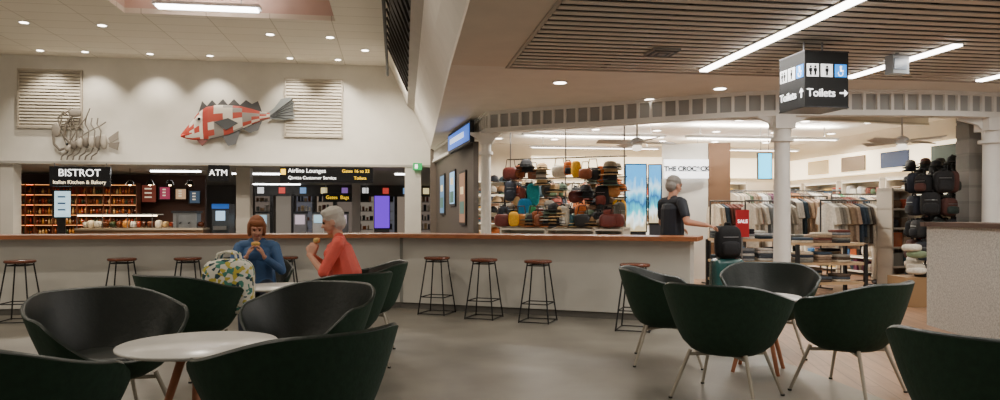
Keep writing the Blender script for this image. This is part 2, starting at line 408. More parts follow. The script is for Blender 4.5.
def column(x,y,w=.11,big=1):
    b=B(); b.cbox((x,y,.06),(w*3,w*3,.12),wc); b.cbox((x,y,.2),(w*2.6,w*2.6,.16),wc)
    b.cyl((x,y,.28),(x,y,2.3),w*1.05,w*.92,wc,0,20)
    b.cyl((x,y,2.28),(x,y,2.33),w*1.35,w*1.35,wc,0,20); b.cyl((x,y,2.33),(x,y,2.5),w*1.0,w*1.0,wc,0,20); b.cbox((x,y,2.55),(w*2.4,w*2.4,.18),wc)
    for sg in(-1,1):
        pts=[(x+sg*w*.9,y-.03,2.36),(x+sg*w*1.1,y-.03,2.46),(x+sg*w*1.7,y-.03,2.55),(x+sg*w*3*big,y-.03,2.62),(x+sg*w*3*big,y-.03,2.66),(x+sg*w*.9,y-.03,2.66)]
        b.prism(pts if sg>0 else pts[::-1],(0,.06,0),wc)
    return b.build('colonnade_column')
column(3.98,10.16,.115); column(-.24,12.3,.09); column(7.12,10.4,.14,1.2); 
# ---------------- shop shell
b=B(True); b.box((1.7,17.5,0),(10.2,17.7,3.0),'#ddd2be'); b.build('wall_shop_back',None,False)
b=B(True); b.box((10.0,8.4,0),(10.2,17.5,3.0),'#d3c7b2'); b.build('wall_right',None,False)
b=B(); sd=[(-1.72,18.9),(-.55,13.6)]; b.sweep(sd,.05,.15,0,2.66,'#4f4740'); b.build('wall_shop_side',None,False)
for i,(t,col,z,hh) in enumerate(((.25,'#4a6a88',1.75,.9),(.55,'#7fa6c9',1.85,.7),(.8,'#7a5a44',1.6,1.0))):
    p=Vector(sd[0]).lerp(Vector(sd[1]),t); ang=math.atan2(sd[1][1]-sd[0][1],sd[1][0]-sd[0][0]); b=B(); nn=Vector((-math.sin(ang),math.cos(ang))); p=p+nn*.03
    b.cbox((p.x,p.y,z),(.75,.03,hh+.1),'#2a2522',0,ang); p=p-nn*.017
    b.cbox((p.x,p.y,z),(.65,.01,hh),col,ES,ang); b.cbox((p.x-.003,p.y,z-.2),(.5,.014,.25),'#3d5a50',ES,ang); b.cbox((p.x-.003,p.y,z+.15),(.35,.014,.15),'#c9b48a',ES,ang); b.build('framed_poster')
b=B(); b.sweep([(-.98,15.3),(-.42,12.9)],-.12,-.04,2.55,2.95,'#20242a'); b.sweep([(-.97,15.25),(-.43,12.95)],-.13,-.12,2.6,2.9,'#2f68d0',ES)
b.sweep([(-.9,14.9),(-.55,13.4)],-.137,-.13,2.7,2.8,'#d8e8ff',ES);b.build('illuminated_fascia_sign')
# ---------------- merchandise helpers
PAL=['#23272e','#3b4250','#6d7b8a','#b8aea0','#e2ddd2','#8a2f2c','#b5533a','#2f5d6b','#c9a44a','#44583f','#6b4f3a','#d9d9d9','#1a1a1c','#3a6a9a','#a0522d','#5a2a44']
BRT=['#d33b2f','#f0b429','#2f8fc9','#3aa76d','#e8e4da','#f07f3c','#c9338a','#222222','#f4f0e6','#7a4ab0','#18a0a8','#8a5a30','#e0407a']
MUT=['#23272e','#2c333c','#3b4250','#6b4f3a','#8a6a48','#b09470','#c9a878','#d8cdb8','#5a5a50','#44583f','#1c1c1e','#8a4a28','#7a3a30','#3f5560','#b8b0a0','#c0672e']
def shelf_unit(name,c,w,h,d,ns,rz=0,pal=PAL,kind='box',carc='#cfc6b6',back=True,glow=None):
    b=B(); b.M=Matrix.Translation(c)@Matrix.Rotation(rz,4,'Z')
    b.box((-w/2,-d/2,0),(-w/2+.03,d/2,h),carc); b.box((w/2-.03,-d/2,0),(w/2,d/2,h),carc)
    if back: b.box((-w/2,d/2-.02,0),(w/2,d/2,h),carc)
    for i in range(ns+1):
        z=.08+(h-.12)*i/ns; b.box((-w/2,-d/2,z-.015),(w/2,d/2,z+.015),carc)
        if i==ns: break
        if glow: b.box((-w/2+.04,-d/2+.01,z+(h-.12)/ns-.03),(w/2-.04,-d/2+.03,z+(h-.12)/ns-.018),glow,E1)
        gap=(h-.12)/ns-.06; x=-w/2+.06
        while x<w/2-.1:
            if kind=='bottle':
                hh=gap*random.uniform(.6,.9); r=.035; col=random.choice(pal)
                b.lathe((x+.03,-.02,z+.015),[(0,0),(r,0),(r,hh*.6),(r*.4,hh*.75),(r*.35,hh),(0,hh)],col,GL,8); x+=.085
            elif kind=='fold':
                ww=random.uniform(.22,.3); n=random.randint(2,max(2,int(gap/.05)))
                zz=z+.015
                for k in range(n):
                    t=random.uniform(.03,.045)
                    if zz+t>z+gap: break
                    b.sup((x+ww/2,-.02,zz+t/2),(ww,min(d*.8,.32),t*1.1),random.choice(pal),CL,.35,0,12,6); zz+=t
                x+=ww+.04
            else:
                ww=random.uniform(.07,.2); hh=gap*random.uniform(.5,.95)
                if random.random()<.5: b.box((x,-d*.35,z+.015),(x+ww,d*.3,z+.015+hh),random.choice(pal),GL)
                else: b.sup((x+ww/2,-.03,z+.015+hh/2),(ww,d*.6,hh),random.choice(pal),CL,.6,0,10,6)
                x+=ww+.025
    return b.build(name)
def hat(b,c,col,rz=0,s=1):
    c=Vector(c)
    b.lathe(c,[(r*s,z*s) for r,z in[(.16,0),(.165,.008),(.1,.02),(.095,.07),(.075,.11),(.03,.125),(0,.127)]],col,CL,14); b.lathe(c,[(.101*s,.02*s),(.101*s,.045*s)],'#222222',CL,14)
def cap(b,c,col,a=0):
    c=Vector(c); b.lathe(c,[(.09,0),(.09,.04),(.07,.09),(.03,.115),(0,.12)],col,CL,12)
    b.sup(c+Vector((.1*math.sin(a),-.1*math.cos(a),.012)),(.14,.16,.02),col,CL,.8,a,10,4)
def backpack(b,c,col,w=.3,h=.42,d=.18,rz=0,acc='#3a3a3d'):
    M0=b.M; T=Matrix.Translation(c)@Matrix.Rotation(rz,4,'Z'); b.M=(M0@T) if M0 is not None else T
    b.sup((0,0,h/2),(w,d,h),col,CL,.55); b.sup((0,-d*.45,h*.32),(w*.75,d*.5,h*.45),acc,CL,.55,0,12,8)
    b.tube([(-.04,0,h*.97),(-.03,0,h*1.07),(.03,0,h*1.07),(.04,0,h*.97)],.012,'#222222',CL,6)
    b.tube([(-w*.25,d*.4,h*.9),(-w*.3,d*.75,h*.6),(-w*.3,d*.5,h*.1)],.018,'#222222',CL,6); b.tube([(w*.25,d*.4,h*.9),(w*.3,d*.75,h*.6),(w*.3,d*.5,h*.1)],.018,'#222222',CL,6)
    b.cyl((-w*.3,-d*.5,h*.66),(w*.3,-d*.5,h*.66),.005,.005,'#99999a',ME,6)
    b.M=M0
def handbag(b,c,col,s=1,rz=0):
    c=Vector(c); b.sup(c+Vector((0,0,.1*s)),(.26*s,.1*s,.2*s),col,LE,.6,rz); dx,dy=.08*s*math.cos(rz),.08*s*math.sin(rz)
    b.tube([c+Vector((-dx,-dy,.18*s)),c+Vector((-dx*.7,-dy*.7,.32*s)),c+Vector((dx*.7,dy*.7,.32*s)),c+Vector((dx,dy,.18*s))],.008,'#3a2a20',LE,6)
def hat_stand(x,y,h=1.75,pal=PAL,kind='hat',rad=.3,z0=.5):
    b=B(); b.cyl((x,y,0),(x,y,.03),.25,.23,'#222222',ME,20); b.cyl((x,y,0),(x,y,h),.02,.02,'#333333',ME)
    z=z0
    while z<h+.02:
        for k in range(6):
            a=k*math.pi/3+z*2; px,py=x+rad*math.cos(a),y+rad*math.sin(a)
            b.cyl((x,y,z-.01),(px,py,z),.008,.008,'#444444',ME,6)
            kk=kind if kind!='mix' else random.choice(['hat','cap','bag'])
            if kk=='hat':
                for j in range(random.randint(1,3)): hat(b,(px,py,z+.05*j-.05),random.choice(pal),0,.85)
            elif kk=='cap': cap(b,(px,py,z),random.choice(pal),a+math.pi/2)
            else: backpack(b,(px,py,z-.28),random.choice(pal),.22+.06*random.random(),.26+.12*random.random(),.15,a+math.pi/2+random.uniform(-.3,.3),random.choice(pal))
        z+=.2 if kind!='bag' else .34
    return b.build({'hat':'hat_display_stand','cap':'cap_display_stand','bag':'backpack_display_stand','mix':'hat_and_bag_display_stand'}[kind])
def rack(x,y,L=1.4,h=1.4,rz=0,pal=PAL):
    b=B(); b.M=Matrix.Translation((x,y,0))@Matrix.Rotation(rz,4,'Z')
    for sx in(-L/2,L/2): b.cyl((sx,0,.02),(sx,0,h),.015,.015,'#555555',ME); b.cyl((sx,-.28,.02),(sx,.28,.02),.015,.015,'#555555',ME)
    b.cyl((-L/2,0,h),(L/2,0,h),.015,.015,'#555555',ME); b.cyl((-L/2,0,.12),(L/2,0,.12),.01,.01,'#555555',ME)
    px=-L/2+.08; col=random.choice(pal)
    while px<L/2-.05:
        if random.random()<.4: col=random.choice(pal)
        t=random.uniform(.03,.05); ln=random.uniform(.6,.85); j=random.uniform(-.04,.04)
        y0=[(-.02,h-.05),(-.2,h-.12),(-.27,h-.4),(-.2,h-.42),(-.18,h-.25),(-.2,h-ln),(.2,h-ln),(.18,h-.25),(.2,h-.42),(.27,h-.4),(.2,h-.12),(.02,h-.05)]
        b.prism([(px,yy+j,zz) for yy,zz in y0],(t,0,0),col,CL)
        b.tube([(px+t/2,0,h-.06),(px+t/2,0,h-.01),(px+t/2,.015,h+.012)],.004,'#888888',ME,5)
        px+=t+.018
    return b.build('clothing_rack')
for u,D,k,h in((505,14.0,'cap',1.9),(550,14.2,'bag',1.95),(604,14.0,'hat',1.9),(527,15.7,'hat',2.0),(585,15.7,'bag',2.1)):
    p=P(u,0,D); hat_stand(p.x,p.y,h,MUT,k,.26)
for u,D,w in((527,12.35,.85),(574,12.0,.85),(612,11.7,.5)):
    p=P(u,0,D); shelf_unit('merchandise_gondola',(p.x,p.y,0),w,1.05,.4,3,-.45,PAL,'box')
b=B()
for u in range(500,624,5):
    D=12.45-(u-498)*.0062; p=P(u,0,D); x,y=p.x+random.uniform(-.05,.05),p.y+random.uniform(-.14,.14); k=random.random()
    if k<.3: backpack(b,(x,y,1.05),random.choice(MUT),.18+.1*random.random(),.22+.2*random.random(),.13,random.uniform(-.8,.8),random.choice(PAL))
    elif k<.7:
        zz=1.05
        for j in range(random.randint(2,6)): hat(b,(x,y,zz),random.choice(['#c9a878','#8a6a48','#e0d8c8','#2b2b2e','#5a6a58','#b06a3a'])); zz+=.055
    elif k<.88: handbag(b,(x,y,1.05),random.choice(['#8a4a28','#1c1c1e','#c08040','#6a2a22','#2f5d6b']),1.1,random.uniform(-.8,.8))
    else: b.sup((x,y,1.05+.13),(.18,.14,.26),random.choice(BRT),CL,.7,random.random())
b.build('piled_bags_and_hats')
b=B(); GX0,GX1,GY0,GY1=.15,2.15,13.0,12.2
def gp(t,z,off=0): return (GX0+(GX1-GX0)*t,GY0+(GY1-GY0)*t-off,z)
for z in(2.25,1.9,1.55): b.cyl(gp(0,z),gp(1,z),.012,.012,'#3a3a3a',ME,8)
for t in(0.02,.5,.98): b.cyl(gp(t,0),gp(t,2.999),.012,.012,'#777777',ME,6)
for row,z in enumerate((2.25,1.9,1.55)):
    t=.02
    while t<.98:
        if random.random()<.12: t+=.06; continue
        kk=random.random(); zz=z-random.uniform(0,.12); dep=random.uniform(.02,.22); s=random.uniform(.7,1.25)
        b.cyl(gp(t,z,0),gp(t,z,dep+.03),.005,.005,'#777777',ME,5); c=gp(t,0,dep)
        if kk<.25: backpack(b,(c[0],c[1],zz-.38*s),random.choice(MUT),.22*s,.34*s,.14,random.uniform(-.9,.5)-.2,random.choice(MUT))
        elif kk<.62:
            for j in range(random.randint(1,4)): hat(b,(c[0]+random.uniform(-.03,.03),c[1],zz-.14-.09*j),random.choice(['#c9a878','#6a5238','#e0d8c8','#2b2b2e','#5a6a58','#d07a3a','#e8e4da','#1a1a1c','#8a7a60']),0,s*1.0)
        elif kk<.9: handbag(b,(c[0],c[1],zz-.33*s),random.choice(['#8a4a28','#1c1c1e','#c08040','#6a2a22','#2f5d6b','#d8cdb8','#4a3a30']),s*1.1,random.uniform(-.7,.3))
        else: b.sup((c[0],c[1],zz-.2),(.22*s,.08,.36*s),random.choice(BRT),CL,.6,random.uniform(-.5,.3))
        t+=random.uniform(.05,.085)
b.build('hanging_bag_display')
# video screens
def beach_mat():
    m,nt,bs=newmat('beach_video'); tc=nt.nodes.new('ShaderNodeTexCoord'); sx=nt.nodes.new('ShaderNodeSeparateXYZ'); nt.links.new(tc.outputs['Generated'],sx.inputs[0])
    n=nt.nodes.new('ShaderNodeTexNoise'); n.inputs['Scale'].default_value=4; nt.links.new(tc.outputs['Generated'],n.inputs['Vector'])
    ad=nt.nodes.new('ShaderNodeMath'); ad.operation='MULTIPLY_ADD'; ad.inputs[1].default_value=.45; nt.links.new(n.outputs['Fac'],ad.inputs[0]); nt.links.new(sx.outputs[2],ad.inputs[2])
    cr=nt.nodes.new('ShaderNodeValToRGB'); e=cr.color_ramp.elements; e[0].position=.3; e[0].color=(*lin('#b8a780'),1); e[1].position=1; e[1].color=(*lin('#3aa0e0'),1)
    for pos,c in((.42,'#e8f4f4'),(.5,'#38b8c8'),(.65,'#1a5890'),(.75,'#48b0d8'),(.85,'#b8e0f0')):
        k=e.new(pos); k.color=(*lin(c),1)
    nt.links.new(ad.outputs[0],cr.inputs[0]); nt.links.new(cr.outputs[0],bs.inputs['Emission Color']); bs.inputs['Emission Strength'].default_value=2.2; bs.inputs['Base Color'].default_value=(0,0,0,1)
    return m
BEACH=beach_mat()
def screen(c,w,h,rz,mat=None,col='#ffffff',name='video_screen',stand=True):
    b=B(); b.M=Matrix.Translation(c)@Matrix.Rotation(rz,4,'Z'); b.box((-w/2-.02,0,-h/2-.02),(w/2+.02,.05,h/2+.02),'#15151a',GL)
    if stand: b.box((-w/2,.01,-c[2]),(w/2,.045,-h/2),'#2a2a2e')
    else:
        for sx in(-w*.3,w*.3): b.cyl((sx,.02,h/2),(sx,.02,3.0-c[2]),.006,.006,'#777',ME,6)
    o=b.build(name); b=B(); b.M=Matrix.Translation(c)@Matrix.Rotation(rz,4,'Z'); b.box((-w/2,-.006,-h/2),(w/2,0,h/2),col,E1)
    k=b.build('display_panel',[mat]*8 if mat else None); k.location-=o.location; k.parent=o; return o
c=P(636,198,13.0); screen(c,.36,1.2,0,BEACH); c=P(655,194,13.7); screen(c,.22,1.1,-.2,BEACH)
c=P(765,166,14.4); screen((c.x,c.y,c.z),.26,.5,0,None,'#30c0f0','hanging_screen',False)
b=B(); p0=P(662,0,14.2);p1=P(708,0,14.0); b.sweep([(p0.x,p0.y),(p1.x,p1.y)],0,.15,0,2.65,'#d8d4ca'); b.sweep([(p1.x+.01,14.0),(p1.x+.42,13.95)],0,.3,0,2.65,'#6f5138'); b.build('shop_feature_panel')
b=B(); c=P(686,169,13.9); b.cbox((c.x,c.y,c.z),(.84,.1,.36),'#eef0f4',E1); o=b.build('shop_sign'); text('THE CROC&CK',o,(c.x,c.y-.06,c.z),.125,'#101418',rz=0,align='CENTER',bold=.006)
def table_fold(x,y,w,d,h,rz,pal):
    b=B(); b.M=Matrix.Translation((x,y,0))@Matrix.Rotation(rz,4,'Z')
    for z in(.2,.5,h): b.box((-w/2,-d/2,z-.02),(w/2,d/2,z+.02),'#c8a880')
    for sx in(-1,1):
        for sy in(-1,1): b.box((sx*w/2-.025,sy*d/2-.025,0),(sx*w/2+.025,sy*d/2+.025,h),'#222222')
    for z in(.22,.52,h+.02):
        px=-w/2+.15
        while px<w/2-.1:
            for py in((-d/4,d/4)):
                zz=z
                for k in range(random.randint(2,5)):
                    b.sup((px,py,zz+.02),(.25,.3,.045),random.choice(pal),CL,.35,random.uniform(-.05,.05),12,6); zz+=.04
            px+=.3
    return b.build('folded_clothes_table')
DK=['#1c2028','#2a3340','#31363a','#4a525a','#8a8f92','#d0ccc4','#20333f']
BRN=['#8a7460','#a28a70','#b89f88','#5a4a3c','#d4c4aa','#9a9488','#4a4038','#7a7a72','#6a3a30','#3a4a5a']
p=P(750,0,11.7); table_fold(p.x,p.y,1.2,.6,.85,.05,DK)
p=P(822,0,11.3); table_fold(p.x,p.y,1.1,.55,.8,.1,BRN+DK)
NEU=BRN+['#e0d8c8','#c8bca8','#b0a898']
for u,D,L,rz,pal,h in((730,13.0,.8,.1,DK+NEU,1.5),(768,12.6,.9,.1,DK+NEU+['#b83a30'],1.5),(804,13.3,1.0,.1,DK+BRN,1.6),(850,12.4,1.2,.12,NEU,1.5),(858,13.9,1.2,.1,NEU,1.65),(812,14.9,1.4,.1,NEU+BRT,1.75),(755,14.9,1.3,.1,NEU+PAL,1.75)):
    p=P(u,0,D); rack(p.x,p.y,L,h,rz+.15,pal)
p=P(742,0,11.1); b=B(); b.cyl((p.x,p.y,0),(p.x,p.y,.02),.18,.18,'#999999',ME,20); b.cyl((p.x,p.y,0),(p.x,p.y,1.0),.012,.012,'#999999',ME); b.cbox((p.x,p.y-.02,1.12),(.2,.02,.42),'#c8202a',PA); o=b.build('sale_sign'); text('SALE',o,(p.x,p.y-.035,1.15),.075,'#ffffff',rz=0,align='CENTER')
for i,r in enumerate((2.6,4.0,5.4,6.8,8.2)):
    p=W(r,17.2,0); shelf_unit('wall_shelving_unit',(p.x,p.y,0),1.3,2.1,.4,6,TH,NEU+PAL,'box' if i%2 else 'fold','#e0d6c4',True,'#fff2d8')
for i,f in enumerate((16.4,15.0,13.6,12.2,10.9)):
    p=W(9.75,f,0); shelf_unit('wall_shelving_unit',(p.x,p.y,0),1.25,2.0,.4,6,TH-math.pi/2,NEU+PAL,'fold' if i%2 else 'box','#e0d6c4',True,'#fff2d8')
p=P(896,0,12.0); shelf_unit('accessory_shelf',(p.x,p.y,0),.45,1.7,.35,5,.2,BRN+PAL,'box')
b=B(True); b.box((3.4,17.35,2.2),(9.8,17.5,2.7),'#ffeecb',E1); b.box((9.9,10.5,2.12),(10.0,17.2,2.6),'#f8e6c4',E1); b.build('backlit_wall_panel')
b=B(True)
for f,c in((11.2,'#3a4a40'),(12.6,'#2a3a5a'),(13.9,'#6a5a48'),(15.2,'#c9b48a')): b.box((9.87,f,2.2),(9.9,f+.8,2.52),c)
b.build('wall_pictures')
DKB=['#101114','#16171b','#1f2430','#1c1c1e','#2b2b2b','#2a2622','#24302c','#4a2a24']
for u,D,k,h in((932,10.9,'bag',1.9),(952,11.9,'mix',2.25),(925,12.9,'hat',2.1)):
    p=P(u,0,D); hat_stand(p.x,p.y,h,DKB,k,.26)
b=B(); p=P(915,0,10.0); 
b.cbox((p.x,p.y,.2),(.5,.5,.4),'#9a7a55')
for k in range(9): b.sup((p.x+random.uniform(-.2,.2),p.y+random.uniform(-.2,.2),.44+.09*k/2),(.24,.2,.1),random.choice(['#c8bca8','#7a8a6a','#3a4a5a','#e0d8c8','#2a2a2a']),CL,.6,random.random()*3)
b.build('sale_bin')
b=B(); p=P(974,0,10.9); b.cbox((p.x,p.y,1.45),(.34,.3,2.9),'#77736d'); 
for k in range(12): b.cbox((p.x,p.y,.12+k*.24),(.355,.315,.2),random.choice(['#7d7973','#6c6963','#85817a']))
b.build('stone_pier')
def fan(x,y,z=2.42,ph=.5):
    b=B(); b.cyl((x,y,2.999),(x,y,z),.015,.015,'#dddddd'); b.cyl((x,y,2.95),(x,y,2.999),.06,.06,'#dddddd'); b.lathe((x,y,z-.06),[(0,0),(.07,.01),(.1,.05),(.1,.1),(.04,.14),(0,.14)],'#dddddd',GL)
    for k in range(4):
        a=k*math.pi/2+ph; 
        b.cbox((x+.4*math.cos(a),y+.4*math.sin(a),z),(.56,.14,.014),'#d9d0c4',PA,a,.3); b.cbox((x+.12*math.cos(a),y+.12*math.sin(a),z),(.12,.03,.012),'#999999',ME,a)
    b.sup((x,y,z-.09),(.16,.16,.1),'#fff4e0',E1,1); b.build('ceiling_fan')
p=P(637,0,11.6); fan(p.x,p.y,2.42,.25); p=P(902,0,11.2); fan(p.x,p.y,2.4,.4)
# ---------------- toilets sign
def toilets(x,y,z0,z1,w,rz):
    b=B(); b.M=Matrix.Translation((x,y,0))@Matrix.Rotation(rz,4,'Z')
    b.box((-w/2,-w/2,z0),(w/2,w/2,z1),'#050606',PA); b.box((-w/2-.005,-w/2-.005,z0-.012),(w/2+.005,w/2+.005,z0),'#3a3a3c',ME); b.box((-w/2-.005,-w/2-.005,z1),(w/2+.005,w/2+.005,z1+.012),'#3a3a3c',ME)
    for sx in(-.1,.1): b.cyl((sx,0,z1),(sx,0,2.99),.01,.01,'#888888',ME)
    H_=z1-z0
    for face in(0,1):
        M0=b.M
        if face: b.M=M0@Matrix.Rotation(-math.pi/2,4,'Z')
        yy=-w/2-.004; zc=z0+H_*.66; s=w*.27
        for k in range(3):
            cx=-w*.32+k*w*.32
            b.box((cx-s/2,yy,zc-s/2),(cx+s/2,yy+.003,zc+s/2),'#f4f4f4' if k<2 else '#1a7ad0',ES if k<2 else E1)
            if k<2:
                for o2 in((-.024,.024) if k==0 else (0,)):
                    b.cyl((cx+o2,yy-.004,zc+s*.28),(cx+o2,yy,zc+s*.28),.012,.012,'#0b0c0e',PA,10); b.box((cx+o2-.01,yy-.003,zc-s*.4),(cx+o2+.01,yy,zc+s*.16),'#0b0c0e')
                    b.box((cx+o2-.018,yy-.003,zc-s*.1),(cx+o2+.018,yy,zc+s*.16),'#0b0c0e')
            else:
                b.cyl((cx,yy-.004,zc+s*.3),(cx,yy,zc+s*.3),.011,.011,'#ffffff',E1,10); b.box((cx-.008,yy-.003,zc-s*.05),(cx+.008,yy,zc+s*.2),'#ffffff',E1); b.box((cx-.005,yy-.003,zc-s*.05),(cx+.03,yy,zc+.012-s*.05),'#ffffff',E1)
                for a in range(10):
                    t=math.pi*.9+a*.4; b.cbox((cx-.002+.024*math.cos(t),yy-.001,zc-s*.2+.024*math.sin(t)),(.011,.003,.006),'#ffffff',E1,0,0,-t-math.pi/2)
        b.M=M0
    o=b.build('toilets_direction_sign')
    M=Matrix.Translation((x,y,0))@Matrix.Rotation(rz,4,'Z')
    t1=M@Vector((-w*.46,-w/2-.006,z0+H_*.24)); text('Toilets',o,t1,w*.235,'#ffffff',rz=rz,bold=.0005)
    M2=M@Matrix.Rotation(-math.pi/2,4,'Z'); t2=M2@Vector((-w*.46,-w/2-.006,z0+H_*.24)); text('Toilets',o,t2,w*.235,'#ffffff',rz=rz-math.pi/2,bold=.0005)
    b=B()
    for Mx,d in((M,0),(M2,1)):
        b.M=Mx; cx,cz=w*.385,z0+H_*.25; yy=-w/2-.006
        if d==0:
            b.box((cx-.04,yy,cz-.007),(cx+.03,yy+.003,cz+.007),'#ffffff',E1); b.prism([(cx+.045,yy,cz),(cx+.01,yy,cz+.033),(cx+.01,yy,cz-.033)],(0,.003,0),'#ffffff',E1)
        else:
            b.box((cx-.007,yy,cz-.045),(cx+.007,yy+.003,cz+.03),'#ffffff',E1); b.prism([(cx,yy,cz+.05),(cx-.033,yy,cz+.01),(cx+.033,yy,cz+.01)],(0,.003,0),'#ffffff',E1)
    k=b.build('arrows'); k.location-=o.location; k.parent=o
c=P(813,0,7.25); toilets(c.x,c.y,2.31,2.84,.46,TH)
b=B(); c=CEI(897,52,3.0); b.cbox((c.x,c.y,2.86),(.2,.12,.2),'#9aa0a4',GL,.2); b.cyl((c.x,c.y,2.95),(c.x,c.y,2.99),.02,.02,'#999999',ME); b.cbox((c.x,c.y-.065,2.86),(.15,.01,.12),'#7a8898',GL,.2); b.build('ceiling_projector')
b=B(); c=CEI(662,50,3.0); b.cbox((c.x,c.y,2.975),(.3,.3,.026),'#8a8278',0,TH)
for k in range(4): b.cbox((c.x,c.y,2.962),(.26-.06*k,.26-.06*k,.012+.004*k),['#2b2724','#8a8278'][k%2],0,TH)
b.build('ceiling_air_diffuser')
# ---------------- concourse stuff
b=B(True); r0,_,z1=RF(54,167,19.25); r1,_,z0=RF(114,187,19.25)
b.box((r0,19.0,z0),(r1,19.08,z1),'#0c0c0e',GL); 
for rr in(r0+.1,r1-.1): b.cyl((rr,19.04,z1),(rr,19.04,WB+.02),.012,.012,'#777777',ME)
o=b.build('cafe_sign'); text('BISTROT',o,W((r0+r1)/2,18.98,z0+(z1-z0)*.67),.25,'#ffffff',align='CENTER'); text('Italian Kitchen & Bakery',o,W((r0+r1)/2,18.98,z0+.1),.125,'#e8d8b8',align='CENTER')
b=B(True); r0,_,z1=RF(208,165,19.0); r1,_,z0=RF(229,181,19.0); b.box((r0,19.0,z0),(r1,19.06,z1),'#0c0c0e',GL); o=b.build('atm_sign'); text('ATM',o,W((r0+r1)/2,18.98,(z0+z1)/2),.22,'#ffffff',align='CENTER')
b=B(True); r0,_,z1=RF(280,167,19.0); r1,_,z0=RF(373,183,19.0); b.box((r0,19.0,z0),(r1,19.06,z1),'#0c0c0e',GL); b.box((r0+.02,18.99,z0+.2),(r0+.14,19.0,z1-.05),'#f2c21a',E1)
o=b.build('wayfinding_sign'); text('Airline Lounges',o,W(r0+.2,18.98,z0+.3),.15,'#ffffff'); text('Qantas Customer Service',o,W(r0+.2,18.98,z0+.12),.115,'#ffffff'); text('Gates 16 to 22',o,W(r0+1.55,18.98,z0+.3),.115,'#f2c21a'); text('Toilets',o,W(r0+1.85,18.98,z0+.12),.115,'#f2c21a')
b=B(True); r0,_,z1=RF(323,193,26); r1,_,z0=RF(369,202,26); b.box((r0,26,z0),(r1,26.06,z1),'#0c0c0e',GL)
for rr in(r0+.1,r1-.1): b.cyl((rr,26.03,z1),(rr,26.03,WB),.012,.012,'#777777',ME)
o=b.build('wayfinding_sign'); text('Gates  Bags',o,W(r0+.1,25.98,(z0+z1)/2),.17,'#f2c21a')
r0=RF(382,0,21)[0]; c=W(r0,21,RF(382,212,21)[2]); screen(c,.42,.92,TH,None,'#5a20b8','video_screen')
b=B(True); r0,_,z1=RF(413,163,19.0); r1,_,z0=RF(422,170,19.0); b.box((r0,18.98,z0),(r1,19.05,z1),'#108040',E1); b.box((r0+.05,18.97,z0+.04),(r0+.12,18.98,z1-.04),'#ffffff',E1); b.build('exit_sign')
def rb(b,u0,u1,v0,v1,f,th,col,mat=0):
    r0,_,z1=RF(u0,v0,f); r1,_,z0=RF(u1,v1,f); b.box((r0,f,max(z0,0) if v1<400 else 0),(r1,f+th,min(z1,WB)),col,mat)
for u0,u1,f,col in((0,13,19.2,'#c9c3b9'),(236,250,20.0,'#a9a298'),(405,421,19.1,'#cfcabf'),(352,360,24,'#98908a')):
    b=B(True); rb(b,u0,u1,163,500,f,.4,col); r0=RF(u0,0,f)[0]; r1=RF(u1,0,f)[0]; b.box((r0-.02,f-.02,0),(r1+.02,f+.42,.15),'#8a857c'); b.build('pillar')
# bistro
FOOD=['#7a3a1a','#a8602f','#b9803a','#5a2a12','#8a2f1a','#2f3f2a','#c8a870','#3a1c10']
for u in(20,45,72,96,122):
    r=RF(u,0,23)[0]; p=W(r,23,0); shelf_unit('bottle_shelf',(p.x,p.y,0),.95,2.2,.35,7,TH,FOOD,'bottle','#5a3018',True,'#ffa860')
b=B(True); b.box((-17,24,0),(RF(205,0,24)[0],24.2,WB),'#4a2c20'); b.build('wall_cafe_back',None,False)
b=B(True)
for u0,u1,v0,v1,col in((52,70,190,218,'#bfe2f2'),(140,156,184,203,'#5a2a20'),(158,170,186,200,'#883048'),(174,186,188,200,'#a88868'),(188,200,190,204,'#304050')):
    rb(b,u0,u1,v0,v1,20.5 if u0==52 else 23.7,.06,'#101010',GL); r0,_,z1=RF(u0+1,v0+1,20.4 if u0==52 else 23.6); r1,_,z0=RF(u1-1,v1-1,20.4 if u0==52 else 23.6)
    f=20.49 if u0==52 else 23.69; b.box((r0,f-.01,z0),(r1,f,z1),col,ES)
    for k in range(3): zz=z1-(z1-z0)*(k+1)/4; b.box((r0+.08,f-.015,zz),(r1-.12,f-.01,zz+.04),'#20304a' if u0==52 else '#c8b8a0',ES)
rb(b,57,65,218,500,20.52,.05,'#222222'); b.build('menu_screens')
b=B(True); r0=RF(75,0,20.2)[0]; r1=RF(203,0,20.2)[0]
b.box((r0,20.2,0),(r1,20.9,.85),'#7a5a40'); b.box((r0,20.15,.85),(r1,20.95,.9),'#b8a890'); b.box((r0,20.3,1.25),(r1-1.2,20.9,1.28),'#c8d0d0',GL)
x=r0+.1
while x<r1-.1:
    w=random.uniform(.08,.2); b.sup((x+w/2,20.5,.9+.1),(w,.25,.2*random.uniform(.6,1.2)),random.choice(FOOD+['#e8dcc8','#d8d8d8']),GL,.6,0,10,6); x+=w+.03
for k in range(5): b.box((r0+k*.62,20.28,.9),(r0+k*.62+.02,20.3,1.26),'#888888',ME)
b.box((r0,20.3,1.22),(r1-1.2,20.34,1.245),'#ffe2b0',E4)
xm=r1-.8; b.box((xm,20.35,.9),(xm+.6,20.8,1.3),'#a8acb0',ME); b.box((xm-.03,20.3,1.3),(xm+.63,20.85,1.36),'#303236',GL); b.cyl((xm+.2,20.33,1.05),(xm+.2,20.25,1.03),.02,.02,'#222',PA); b.cyl((xm+.42,20.33,1.05),(xm+.42,20.25,1.03),.02,.02,'#222',PA)
b.build('cafe_display_counter')
b=B(True)
for u in(90,110,130,150,170,190):
    r=RF(u,0,20.6)[0]; b.cyl((r,20.6,WB),(r,20.6,2.2),.006,.006,'#222222',PA,6); b.lathe((r,20.6,2.06),[(.11,0),(.07,.1),(.02,.14),(0,.14)],'#2a2420',GL,14); b.sup((r,20.6,2.08),(.09,.09,.09),'#ffd9a0',E4,1,0,8,6)
b.build('pendant_lamps')
